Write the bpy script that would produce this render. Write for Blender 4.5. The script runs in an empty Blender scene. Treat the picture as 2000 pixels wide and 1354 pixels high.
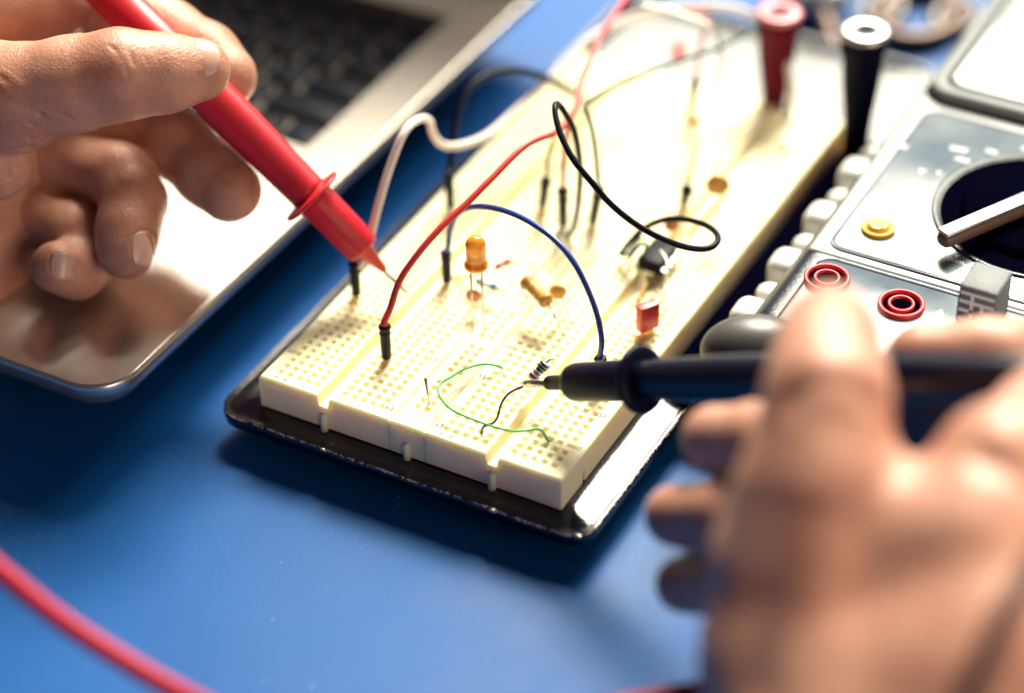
import bpy, bmesh, math, random
import numpy as np
from mathutils import Vector, Matrix
random.seed(7)
rng = np.random.default_rng(5)
sc = bpy.context.scene
COL = sc.collection

# ------------------------------------------------------------------ frame of reference
# everything below is laid out in millimetres: x along the near end of the breadboard,
# y away along its length, z up from its top face; the blue mat lies at z = -20.
S = 0.001
ZT = -20.0
def W3(p): return Vector((p[0]*S, p[1]*S, (p[2]-ZT)*S))

RC = np.array([[0.87848346, 0.47753562, -0.01505144],
               [-0.2848836, 0.54884734, 0.78588035],
               [0.3835468, -0.68609498, 0.61819538]])
CC = np.array([265.0808, -351.5485, 350.3868])
FP = 4633.94
def ray(x, y): return RC.T @ np.array([(x-1000)/FP, -(y-677)/FP, -1.0])
def P(x, y, d): return CC + d*ray(x, y)                  # point at distance d before the lens
def Q(x, y, z):                                          # point on the level z
    r = ray(x, y); return CC + r*((z-CC[2])/r[2])
def PV(x, y, A, B):                                      # point in the upright plane through A and B
    r = ray(x, y); A = np.array(A, float); B = np.array(B, float)
    n = np.cross(B-A, [0, 0, 1.0]); return CC + r*(np.dot(A-CC, n)/np.dot(r, n))

# ------------------------------------------------------------------ camera
cam = bpy.data.cameras.new('camera'); camo = bpy.data.objects.new('camera', cam); COL.objects.link(camo)
m = Matrix([[RC[0][i], RC[1][i], RC[2][i]] for i in range(3)]).to_4x4()
m.translation = W3(CC); camo.matrix_world = m
cam.sensor_width = 36; cam.lens = 36*FP/2000
cam.clip_start = 0.01; cam.clip_end = 50
cam.dof.use_dof = True; cam.dof.focus_distance = 0.549; cam.dof.aperture_fstop = 3.6
cam.dof.aperture_blades = 0
sc.camera = camo

# ------------------------------------------------------------------ light
wd = bpy.data.worlds.new('World'); sc.world = wd; wd.use_nodes = True
bg = wd.node_tree.nodes['Background']; bg.inputs[0].default_value = (0.60, 0.60, 0.85, 1); bg.inputs[1].default_value = 0.05
def lamp(kind, name, energy, color, loc=None, to=(40, 80, 0), **kw):
    l = bpy.data.lights.new(name, kind); l.energy = energy; l.color = color
    for k, v in kw.items(): setattr(l, k, v)
    o = bpy.data.objects.new(name, l); COL.objects.link(o)
    a = W3(loc); o.location = a; o.rotation_euler = (W3(to)-a).to_track_quat('-Z', 'Y').to_euler()
    return o
def polar(az, el, d, c=(60, 90, 0)):
    az, el = math.radians(az), math.radians(el)
    return (c[0]+d*math.cos(el)*math.sin(az), c[1]+d*math.cos(el)*math.cos(az), c[2]+d*math.sin(el))
lamp('SUN', 'sun', 4.8, (1.0, 0.94, 0.76), polar(-13, 50, 900), (60, 90, 0), angle=math.radians(18))
lamp('AREA', 'window_light', 22.0, (1.0, 0.95, 0.78), polar(-8, 40, 1300), (60, 90, 0), shape='RECTANGLE', size=1.0, size_y=0.58)
lamp('AREA', 'added_fill_light', 3.4, (1.0, 0.76, 0.54), polar(118, 17, 900), (60, 60, 0), shape='RECTANGLE', size=0.6, size_y=0.4)  # warm fill added to brighten the board's right and front faces
lamp('AREA', 'added_palm_light', 1.0, (1.0, 0.95, 0.82), polar(-37, 33.5, 1300, (-45, 45, 0)), (-45, 45, 0), shape='RECTANGLE', size=0.15, size_y=0.24)  # separate lamp added for a bright reflection on the palm rest
sc.view_settings.view_transform = 'Standard'; sc.view_settings.look = 'None'
sc.view_settings.exposure = 0.6; sc.view_settings.gamma = 1
sc.cycles.use_denoising = True
sc.cycles.max_bounces = 8

# ------------------------------------------------------------------ materials
def mat(name, col, rough=0.5, metal=0.0, spec=0.5, var=None, vscale=200.0, bump=0.0, bscale=900.0, bdist=0.0002,
        sss=0.0, sssr=(1, .4, .2), ssss=0.002, trans=0.0, coat=0.0, rvar=0.0, sheen=0.0, alpha=1.0):
    m = bpy.data.materials.new(name); m.use_nodes = True
    nt = m.node_tree; N = nt.nodes; L = nt.links; b = N['Principled BSDF']
    b.inputs['Base Color'].default_value = (*col, 1); b.inputs['Roughness'].default_value = rough
    b.inputs['Metallic'].default_value = metal; b.inputs['Specular IOR Level'].default_value = spec
    b.inputs['Transmission Weight'].default_value = trans; b.inputs['Coat Weight'].default_value = coat
    if sss:
        b.inputs['Subsurface Weight'].default_value = sss; b.inputs['Subsurface Radius'].default_value = sssr
        b.inputs['Subsurface Scale'].default_value = ssss
    tc = N.new('ShaderNodeTexCoord')
    if var or rvar:
        n = N.new('ShaderNodeTexNoise'); n.inputs['Scale'].default_value = vscale; n.inputs['Detail'].default_value = 6
        L.new(tc.outputs['Object'], n.inputs['Vector'])
        if var:
            r = N.new('ShaderNodeValToRGB'); r.color_ramp.elements[0].position = .3; r.color_ramp.elements[1].position = .7
            r.color_ramp.elements[0].color = (*var, 1); r.color_ramp.elements[1].color = (*col, 1)
            L.new(n.outputs['Fac'], r.inputs['Fac']); L.new(r.outputs['Color'], b.inputs['Base Color'])
        if rvar:
            mr = N.new('ShaderNodeMapRange'); mr.inputs['To Min'].default_value = max(.02, rough-rvar); mr.inputs['To Max'].default_value = rough+rvar
            mr.inputs['From Min'].default_value = .3; mr.inputs['From Max'].default_value = .7
            L.new(n.outputs['Fac'], mr.inputs['Value']); L.new(mr.outputs['Result'], b.inputs['Roughness'])
    if bump:
        n2 = N.new('ShaderNodeTexNoise'); n2.inputs['Scale'].default_value = bscale; n2.inputs['Detail'].default_value = 4
        bp = N.new('ShaderNodeBump'); bp.inputs['Strength'].default_value = bump; bp.inputs['Distance'].default_value = bdist
        L.new(tc.outputs['Object'], n2.inputs['Vector']); L.new(n2.outputs['Fac'], bp.inputs['Height']); L.new(bp.outputs['Normal'], b.inputs['Normal'])
    return m
M = {}
M['mat'] = mat('blue_mat', (0.004, 0.080, 0.295), 0.42, spec=.13, var=(0.003, 0.068, 0.255), vscale=25, bump=.25, bscale=1500, bdist=.00015, rvar=.06)
M['board'] = mat('cream_plastic', (0.90, 0.81, 0.54), 0.52, var=(0.87, 0.77, 0.49), vscale=60, bump=.12, bscale=1800, bdist=.00008, sss=.55, sssr=(1, .62, .22), ssss=.006)
M['contact'] = mat('hole_contact', (0.80, 0.69, 0.42), 0.6)
M['ink'] = mat('grey_ink', (0.03, 0.03, 0.05), 0.6)
M['inkfaint'] = mat('faint_ink', (0.28, 0.26, 0.22), 0.6)
M['redink'] = mat('faint_red_ink', (0.72, 0.42, 0.36), 0.6)
M['blueink'] = mat('faint_blue_ink', (0.50, 0.55, 0.58), 0.6)
M['black'] = mat('black_plastic', (0.002, 0.0025, 0.014), 0.38, spec=.13, bump=.15, bscale=1200, bdist=.0001)
M['blackrub'] = mat('black_rubber', (0.003, 0.003, 0.014), 0.5, spec=.2, bump=.3, bscale=900, bdist=.0001)
M['red'] = mat('red_wire', (0.62, 0.028, 0.032), 0.38)
M['redprobe'] = mat('red_probe_plastic', (0.58, 0.012, 0.028), 0.42, var=(0.50, 0.010, 0.022), vscale=120, bump=.1, bscale=1500, bdist=.0001)
M['redcable'] = mat('red_cable', (0.36, 0.003, 0.030), 0.4, spec=.25)
M['blue'] = mat('blue_wire', (0.012, 0.055, 0.30), 0.35)
M['green'] = mat('green_wire', (0.03, 0.42, 0.06), 0.35)
M['dkgreen'] = mat('dark_green_wire', (0.008, 0.06, 0.045), 0.5, spec=.15)
M['olive'] = mat('olive_wire', (0.22, 0.24, 0.06), 0.4)
M['white'] = mat('white_wire', (0.80, 0.74, 0.71), 0.4)
M['purple'] = mat('purple_wire', (0.055, 0.012, 0.045), 0.35, var=(.01, .01, .02), vscale=400)
M['yellow'] = mat('yellow_wire', (0.75, 0.50, 0.10), 0.4)
M['lead'] = mat('tinned_lead', (0.62, 0.58, 0.50), 0.28, metal=1.0)
M['steel'] = mat('probe_steel', (0.66, 0.55, 0.46), 0.3, metal=1.0, rvar=.12, vscale=900, bump=.4, bscale=700, bdist=.0002)
M['needle'] = mat('needle_steel', (0.30, 0.27, 0.25), 0.35, metal=1.0)
M['added_screen'] = mat('added_screen_glow', (0.02, 0.02, 0.02), 0.3); _b = M['added_screen'].node_tree.nodes['Principled BSDF']; _b.inputs['Emission Color'].default_value = (0.9, 0.80, 0.68, 1); _b.inputs['Emission Strength'].default_value = 0.24  # glow added for the tan reflection along the laptop's edge
M['blackgloss'] = mat('black_grip_plastic', (0.002, 0.003, 0.014), 0.3, spec=.5)
M['greymetal'] = mat('dull_metal', (0.10, 0.09, 0.09), 0.4, metal=.6)
M['alu'] = mat('laptop_aluminium', (0.60, 0.54, 0.49), 0.27, metal=.88, bump=.08, bscale=2500, bdist=.00005)
M['key'] = mat('black_key', (0.003, 0.004, 0.012), 0.5, spec=.12)
M['keywell'] = mat('key_well', (0.16, 0.14, 0.125), 0.6)
M['resblue'] = mat('resistor_blue', (0.32, 0.62, 0.82), 0.3)
M['brown'] = mat('band_brown', (0.16, 0.035, 0.02), 0.35)
M['bandblack'] = mat('band_black', (0.01, 0.01, 0.015), 0.35)
M['bandred'] = mat('band_red', (0.55, 0.03, 0.05), 0.35)
M['tan'] = mat('tan_ceramic', (0.62, 0.34, 0.07), 0.4, var=(.52, .26, .05), vscale=300)
M['ceramic'] = mat('brown_ceramic', (0.62, 0.25, 0.10), 0.45)
M['led'] = mat('orange_epoxy', (1.0, 0.46, 0.04), 0.14, trans=.45, sss=.6, sssr=(1, .5, .1), ssss=.003, coat=.4)
M['ledred'] = mat('red_epoxy', (0.9, 0.01, 0.03), 0.15, trans=.2)
M['redbox'] = mat('red_film_box', (0.70, 0.05, 0.045), 0.35)
M['chip'] = mat('chip_epoxy', (0.004, 0.004, 0.012), 0.5, spec=.12)
M['flatblack'] = mat('flat_dark', (0.001, 0.001, 0.005), 1.0, spec=0)  # darkness of the socket depth put into colour; also blackens dial and slab
M['silver'] = mat('silver_cap', (0.45, 0.46, 0.48), 0.3, metal=.85)
M['postred'] = mat('red_post', (0.10, 0.001, 0.012), 0.55, spec=.1)
M['postblack'] = mat('black_post', (0.002, 0.002, 0.012), 0.6, spec=.06)
M['pinkcap'] = mat('pink_cap', (0.60, 0.18, 0.22), 0.3)
M['face'] = mat('meter_face', (0.15, 0.18, 0.21), 0.2, spec=.8, var=(.09, .12, .16), vscale=45, rvar=.07, bump=.1, bscale=1400, bdist=.00008)
M['facerim'] = mat('meter_rim', (0.30, 0.31, 0.32), 0.3, bump=.2, bscale=1300, bdist=.0001)
M['line'] = mat('meter_line', (0.008, 0.012, 0.025), 0.8, spec=.04)
M['holster'] = mat('navy_holster', (0.006, 0.009, 0.026), 0.3, bump=.6, bscale=1100, bdist=.0002)
M['greyrub'] = mat('grey_rubber', (0.07, 0.065, 0.065), 0.4)
M['grip'] = mat('white_grip', (0.70, 0.69, 0.66), 0.4)
M['lens'] = mat('display_lens', (0.42, 0.45, 0.46), 0.09, spec=.9)
M['bezel'] = mat('display_bezel', (0.16, 0.17, 0.18), 0.45, spec=.2)
M['yel'] = mat('yellow_button', (0.80, 0.45, 0.03), 0.35)
M['sock'] = mat('socket_red', (0.55, 0.015, 0.03), 0.4)
M['modgrey'] = mat('block_grey', (0.13, 0.14, 0.16), 0.55, bump=.9, bscale=1500, bdist=.0003)
M['print'] = mat('white_print', (0.75, 0.76, 0.78), 0.5)
M['printsun'] = mat('yellow_print', (0.75, 0.62, 0.25), 0.5)
M['knob'] = mat('knob_silver', (0.40, 0.40, 0.42), 0.32, metal=.9)
M['knobside'] = mat('knob_brown', (0.10, 0.06, 0.04), 0.45)
M['copper'] = mat('copper_ring', (0.10, 0.06, 0.045), 0.4, metal=.5)
M['nail'] = mat('fingernail', (0.58, 0.35, 0.275), 0.28, spec=.45, sss=.1, ssss=.001)

def skin(name, col, var, fine=1.0):
    m = mat(name, col, 0.46, sss=.14, sssr=(1, .35, .18), ssss=.0035)
    nt = m.node_tree; N = nt.nodes; L = nt.links; b = N['Principled BSDF']; tc = N.new('ShaderNodeTexCoord')
    n = N.new('ShaderNodeTexNoise'); n.inputs['Scale'].default_value = 70; n.inputs['Detail'].default_value = 8; n.inputs['Roughness'].default_value = .65
    r = N.new('ShaderNodeValToRGB'); r.color_ramp.elements[0].position = .32; r.color_ramp.elements[1].position = .66
    r.color_ramp.elements[0].color = (*var, 1); r.color_ramp.elements[1].color = (*col, 1)
    L.new(tc.outputs['Object'], n.inputs['Vector']); L.new(n.outputs['Fac'], r.inputs['Fac']); L.new(r.outputs['Color'], b.inputs['Base Color'])
    v = N.new('ShaderNodeTexVoronoi'); v.feature = 'DISTANCE_TO_EDGE'; v.inputs['Scale'].default_value = 1300
    mp = N.new('ShaderNodeMapping'); mp.inputs['Scale'].default_value = (1, .55, 1); mp.inputs['Rotation'].default_value = (0, 0, .5)
    wn = N.new('ShaderNodeTexNoise'); wn.inputs['Scale'].default_value = 300; wn.inputs['Detail'].default_value = 5
    ad = N.new('ShaderNodeMath'); ad.operation = 'MULTIPLY_ADD'; ad.inputs[1].default_value = .9
    L.new(tc.outputs['Object'], mp.inputs['Vector']); L.new(mp.outputs['Vector'], v.inputs['Vector']); L.new(tc.outputs['Object'], wn.inputs['Vector'])
    L.new(wn.outputs['Fac'], ad.inputs[0]); L.new(v.outputs['Distance'], ad.inputs[2])
    bp = N.new('ShaderNodeBump'); bp.inputs['Strength'].default_value = .65*fine; bp.inputs['Distance'].default_value = .0003
    L.new(ad.outputs[0], bp.inputs['Height']); L.new(bp.outputs['Normal'], b.inputs['Normal'])
    return m
M['skinL'] = skin('skin_left', (0.52, 0.265, 0.182), (0.36, 0.142, 0.092))
M['skinR'] = skin('skin_right', (0.55, 0.29, 0.205), (0.38, 0.155, 0.105), .4)

# painted steel with worn edges, scratches and dust
def plate_mat():
    m = mat('black_enamel', (0.004, 0.005, 0.012), 0.16, spec=.6)
    nt = m.node_tree; N = nt.nodes; L = nt.links; b = N['Principled BSDF']; tc = N.new('ShaderNodeTexCoord')
    n = N.new('ShaderNodeTexNoise'); n.inputs['Scale'].default_value = 800; n.inputs['Detail'].default_value = 10; n.inputs['Roughness'].default_value = .75
    L.new(tc.outputs['Object'], n.inputs['Vector'])
    at = N.new('ShaderNodeAttribute'); at.attribute_name = 'wear'
    ad = N.new('ShaderNodeMath'); ad.operation = 'MULTIPLY_ADD'; ad.inputs[1].default_value = .34
    L.new(at.outputs['Fac'], ad.inputs[0]); L.new(n.outputs['Fac'], ad.inputs[2])
    gt = N.new('ShaderNodeMapRange'); gt.inputs['From Min'].default_value = .79; gt.inputs['From Max'].default_value = .84
    L.new(ad.outputs[0], gt.inputs['Value'])
    mx = N.new('ShaderNodeMix'); mx.data_type = 'RGBA'; mx.inputs['A'].default_value = (0.004, 0.005, 0.012, 1); mx.inputs['B'].default_value = (0.62, 0.50, 0.45, 1)
    L.new(gt.outputs['Result'], mx.inputs['Factor']); L.new(mx.outputs['Result'], b.inputs['Base Color'])
    n2 = N.new('ShaderNodeTexNoise'); n2.inputs['Scale'].default_value = 1400; n2.inputs['Detail'].default_value = 6
    L.new(tc.outputs['Object'], n2.inputs['Vector'])
    mr = N.new('ShaderNodeMapRange'); mr.inputs['From Min'].default_value = .35; mr.inputs['From Max'].default_value = .75
    mr.inputs['To Min'].default_value = .09; mr.inputs['To Max'].default_value = .24
    L.new(n2.outputs['Fac'], mr.inputs['Value']); L.new(mr.outputs['Result'], b.inputs['Roughness'])
    bp = N.new('ShaderNodeBump'); bp.inputs['Strength'].default_value = .25; bp.inputs['Distance'].default_value = .0001
    L.new(n2.outputs['Fac'], bp.inputs['Height']); L.new(bp.outputs['Normal'], b.inputs['Normal'])
    return m
M['plate'] = plate_mat()

# ------------------------------------------------------------------ object helpers
def obj(name, verts, faces, material, parent=None, smooth=False, bevel=0, seg=2):
    me = bpy.data.meshes.new(name)
    me.from_pydata([tuple(W3(v)) for v in verts], [], [tuple(f) for f in faces]); me.update()
    bm = bmesh.new(); bm.from_mesh(me); bmesh.ops.recalc_face_normals(bm, faces=bm.faces); bm.to_mesh(me); bm.free()
    for k in (material if isinstance(material, list) else [material]): me.materials.append(k)
    if smooth: me.polygons.foreach_set('use_smooth', [True]*len(me.polygons))
    o = bpy.data.objects.new(name, me); COL.objects.link(o)
    if bevel:
        md = o.modifiers.new('bevel', 'BEVEL'); md.width = bevel*S; md.segments = seg; md.limit_method = 'ANGLE'; md.angle_limit = math.radians(35)
        md.harden_normals = False
        me.polygons.foreach_set('use_smooth', [True]*len(me.polygons))
    if parent is not None:
        o.parent = parent; o.matrix_parent_inverse = parent.matrix_world.inverted()
    return o
def thing(name, label, cat, base, group=None):
    o = bpy.data.objects.new(name, None); COL.objects.link(o); o.location = W3(base); o.empty_display_size = .005
    o.matrix_world = Matrix.Translation(W3(base))
    o['label'] = label; o['category'] = cat
    if group: o['group'] = group
    return o
def tag(o, label=None, cat=None, group=None, kind=None):
    if label: o['label'] = label
    if cat: o['category'] = cat
    if group: o['group'] = group
    if kind: o['kind'] = kind
    return o
class G:                                                   # a bag of geometry that becomes one mesh
    def __init__(s): s.v = []; s.f = []; s.mi = []
    def add(s, v, f, mi=0):
        n = len(s.v); s.v += [tuple(map(float, p)) for p in v]; s.f += [[i+n for i in q] for q in f]; s.mi += [mi]*len(f)
        return s
    def box(s, x0, y0, z0, x1, y1, z1, mi=0):
        v = [(x, y, z) for z in (z0, z1) for y in (y0, y1) for x in (x0, x1)]
        return s.add(v, [(0, 2, 3, 1), (4, 5, 7, 6), (0, 1, 5, 4), (2, 6, 7, 3), (0, 4, 6, 2), (1, 3, 7, 5)], mi)
    def obox(s, c, ax, ay, az, hx, hy, hz, mi=0):          # box along given axes
        c, ax, ay, az = [np.array(t, float) for t in (c, ax, ay, az)]
        v = [c+ax*hx*i+ay*hy*j+az*hz*k for k in (-1, 1) for j in (-1, 1) for i in (-1, 1)]
        return s.add(v, [(0, 2, 3, 1), (4, 5, 7, 6), (0, 1, 5, 4), (2, 6, 7, 3), (0, 4, 6, 2), (1, 3, 7, 5)], mi)
    def tube(s, pts, r, n=14, mi=0, cap=True):
        pts = [np.array(p, float) for p in pts]; k = len(pts)
        rs = [r]*k if np.isscalar(r) else list(r)
        T = [pts[min(i+1, k-1)]-pts[max(i-1, 0)] for i in range(k)]
        T = [t/(np.linalg.norm(t)+1e-9) for t in T]
        u = np.cross(T[0], [0.3, 0.2, 1]); u /= np.linalg.norm(u); V = []; F = []
        for i in range(k):
            u = u-T[i]*np.dot(u, T[i]); u /= np.linalg.norm(u)+1e-9; w = np.cross(T[i], u)
            for j in range(n):
                a = 2*math.pi*j/n; V.append(pts[i]+rs[i]*(math.cos(a)*u+math.sin(a)*w))
        for i in range(k-1):
            for j in range(n):
                F.append((i*n+j, i*n+(j+1) % n, (i+1)*n+(j+1) % n, (i+1)*n+j))
        if cap: F += [tuple(range(n))[::-1], tuple(range((k-1)*n, k*n))]
        return s.add(V, F, mi)
    def lathe(s, A, D, prof, n=40, mi=0, cap=True):        # prof: (distance along D, radius)
        A = np.array(A, float); D = np.array(D, float); D /= np.linalg.norm(D)
        return s.tube([A+D*t for t, _ in prof], [max(r, .001) for _, r in prof], n, mi, cap) if False else s._lathe(A, D, prof, n, mi, cap)
    def _lathe(s, A, D, prof, n, mi, cap):
        u = np.cross(D, [0.31, 0.2, 1]); u /= np.linalg.norm(u); w = np.cross(D, u); V = []; F = []; k = len(prof)
        for t, r in prof:
            for j in range(n):
                a = 2*math.pi*j/n; V.append(A+D*t+max(r, .001)*(math.cos(a)*u+math.sin(a)*w))
        for i in range(k-1):
            for j in range(n): F.append((i*n+j, i*n+(j+1) % n, (i+1)*n+(j+1) % n, (i+1)*n+j))
        if cap: F += [tuple(range(n))[::-1], tuple(range((k-1)*n, k*n))]
        return s.add(V, F, mi)
    def ell(s, c, r, n=20, mi=0, axes=None):
        V = []; F = []; ax = np.eye(3) if axes is None else np.array(axes, float)
        for i in range(n+1):
            th = math.pi*i/n
            for j in range(2*n):
                a = math.pi*j/n
                q = np.array([math.sin(th)*math.cos(a)*r[0], math.sin(th)*math.sin(a)*r[1], math.cos(th)*r[2]])
                V.append(np.array(c)+q @ ax)
        for i in range(n):
            for j in range(2*n): F.append((i*2*n+j, i*2*n+(j+1) % (2*n), (i+1)*2*n+(j+1) % (2*n), (i+1)*2*n+j))
        return s.add(V, F, mi)
    def prism(s, poly, z0, z1, mi=0):                      # upright prism over a plan outline
        n = len(poly); V = [(x, y, z0) for x, y in poly]+[(x, y, z1) for x, y in poly]
        return s.add(V, [tuple(range(n))[::-1], tuple(range(n, 2*n))]+[(i, (i+1) % n, n+(i+1) % n, n+i) for i in range(n)], mi)
    def make(s, name, material, parent=None, smooth=False, bevel=0, seg=2):
        o = obj(name, s.v, s.f, material, parent, smooth, bevel, seg)
        if isinstance(material, list): o.data.polygons.foreach_set('material_index', s.mi)
        return o
def spline(pts, step=8):
    p = [np.array(q, float) for q in pts]; p = [2*p[0]-p[1]]+p+[2*p[-1]-p[-2]]; out = []
    for i in range(1, len(p)-2):
        for k in range(step):
            t = k/step; a, b, c, d = p[i-1:i+3]
            out.append(.5*((2*b)+(-a+c)*t+(2*a-5*b+4*c-d)*t*t+(-a+3*b-3*c+d)*t**3))
    return out+[p[-2]]
def rrect(x0, y0, x1, y1, r, n=6):
    out = []
    for cx, cy, a0 in ((x1-r, y1-r, 0), (x0+r, y1-r, 90), (x0+r, y0+r, 180), (x1-r, y0+r, 270)):
        for k in range(n+1):
            a = math.radians(a0+90*k/n); out.append((cx+r*math.cos(a), cy+r*math.sin(a)))
    return out
def textmesh(items, name, material, parent):               # items: (string, x, y, z, size, rotation)
    g = G()
    for st, x, y, z, size, rot in items:
        cu = bpy.data.curves.new('t', 'FONT'); cu.body = st; cu.size = 1; cu.align_x = 'CENTER'; cu.align_y = 'CENTER'; cu.resolution_u = 3; cu.offset = .022
        o = bpy.data.objects.new('t', cu); COL.objects.link(o)
        me = bpy.data.meshes.new_from_object(o.evaluated_get(bpy.context.evaluated_depsgraph_get()))
        ca, sa = math.cos(rot), math.sin(rot)
        g.add([(x+size*(v.co.x*ca-v.co.y*sa), y+size*(v.co.x*sa+v.co.y*ca), z) for v in me.vertices], [list(p.vertices) for p in me.polygons])
        bpy.data.objects.remove(o); bpy.data.curves.remove(cu); bpy.data.meshes.remove(me)
    return g.make(name, material, parent)

# ------------------------------------------------------------------ the blue mat
g = G(); g.add([(-3000, -2500, ZT), (3000, -2500, ZT), (3000, 4500, ZT), (-3000, 4500, ZT)], [(0, 1, 2, 3)])
tag(g.make('table_surface', M['mat']), kind='structure')

g = G()
for _ in range(20):
    x, y = rng.uniform(0, 1400), rng.uniform(850, 1354); q = Q(x, y, ZT); r = rng.uniform(.05, .12)
    g.ell((q[0], q[1], ZT+.02), (r*rng.uniform(1, 3), r, .05), 4)
tag(g.make('dust_specks', M['white'], None), 'pale dust and lint scattered over the front of the blue mat', 'dust', kind='stuff')
# ------------------------------------------------------------------ metal base plate
pl = thing('base_plate', 'black enamelled metal base plate with chipped edges under the cream breadboard', 'base plate', (40, 100, ZT))
def plate():
    prof = [(16, -9.0), (9.2, -9.02), (7.4, -9.12), (5.0, -9.55), (2.6, -10.15), (1.0, -10.45), (.45, -10.25), (.15, -10.4), (0, -10.8), (-.05, -11.6), (.15, -13.6), (.6, -13.8)]
    wear = [0, 0, 0, 0, 0, 0, .55, 1, .7, .15, 0, 0]
    V = []; F = []; Wt = []; X0, Y0, X1, Y1 = -10.5, -5.6, 89.6, 219.0; n = 0
    for ins, z in prof:
        r = max(.5, 6.5-ins) if ins < 6 else .5
        pp = rrect(X0+ins, Y0+ins, X1-ins, Y1-ins, r, 8)
        # split the long edges so that the wear attribute and slight waviness have vertices
        out = []
        for i in range(len(pp)):
            a = np.array(pp[i]); b = np.array(pp[(i+1) % len(pp)]); m_ = 40 if (i % 9) == 8 else 1
            for k in range(m_): out.append(a+(b-a)*k/m_)
        n = len(out)
        for q in out:
            V.append((q[0]+.06*math.sin(q[1]*.35+z), q[1]+.06*math.sin(q[0]*.4), z+.05*math.sin(q[0]*.23+q[1]*.17))); Wt.append(wear[prof.index((ins, z))])
    for i in range(len(prof)-1):
        for j in range(n): F.append((i*n+j, i*n+(j+1) % n, (i+1)*n+(j+1) % n, (i+1)*n+j))
    F.append(tuple(range(n)))
    o = obj('enamelled_sheet', V, F, M['plate'], pl, smooth=True)
    at = o.data.attributes.new('wear', 'FLOAT', 'POINT'); at.data.foreach_set('value', Wt)
    return o
plate()
for (x, y) in ((0, 8), (79, 8), (0, 205), (79, 205)):
    g = G(); g.lathe((x, y, ZT), (0, 0, 1), [(0, 5), (.4, 5.5), (8, 5.5), (10.5, 5)], 28); g.make('rubber_foot', M['blackrub'], pl, smooth=True)
for (px, py, r) in ((631, 877, .75), (963, 996, .95), (792, 911, .4), (1128, 1046, .9)):
    q = Q(px, py, -10.3); g = G(); g.ell((q[0], q[1], -10.45), (r*1.2, r*.8, r*.45), 10)
    g.make('bare_metal_chip', M['silver'], pl, smooth=True)

# ------------------------------------------------------------------ breadboard
LEN = 165.1; PT = 2.54; BZ = -8.95
bb = thing('breadboard', 'cream solderless breadboard with two hole blocks and a centre bus strip on the black plate', 'breadboard', (40, 80, BZ))
def holes(g, u0, v0, nu, nv, ua, ub, va, vb, skip=()):
    # flat field ua..ub x va..vb with nu x nv tapered square holes, first hole centre u0,v0
    a = .76; b = .34; h = PT/2
    us = [u0-h+i*PT for i in range(nu+1)]; ve = v0-h+nv*PT
    g.add([(ua, va, 0), (us[0], va, 0), (us[0], vb, 0), (ua, vb, 0)], [(0, 1, 2, 3)])
    g.add([(us[-1], va, 0), (ub, va, 0), (ub, vb, 0), (us[-1], vb, 0)], [(0, 1, 2, 3)])
    g.add([(us[0], va, 0), (us[-1], va, 0), (us[-1], v0-h, 0), (us[0], v0-h, 0)], [(0, 1, 2, 3)])
    g.add([(us[0], ve, 0), (us[-1], ve, 0), (us[-1], vb, 0), (us[0], vb, 0)], [(0, 1, 2, 3)])
    for i in range(nu):
        for j in range(nv):
            cx = u0+i*PT; cy = v0+j*PT
            R = [(-1, -1), (1, -1), (1, 1), (-1, 1)]
            o_ = [(cx+h*x, cy+h*y, 0) for x, y in R]
            if j in skip: g.add(o_, [(0, 1, 2, 3)]); continue
            v = o_+[(cx+a*x, cy+a*y, 0) for x, y in R]+[(cx+b*x, cy+b*y, -.95) for x, y in R]+[(cx+b*x, cy+b*y, -2.4) for x, y in R]
            f = []
            for k in range(3):
                for q in range(4): f.append((k*4+q, k*4+(q+1) % 4, k*4+4+(q+1) % 4, k*4+4+q))
            g.add(v, f); g.add([v[12], v[13], v[14], v[15]], [(0, 1, 2, 3)], 1)
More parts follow.
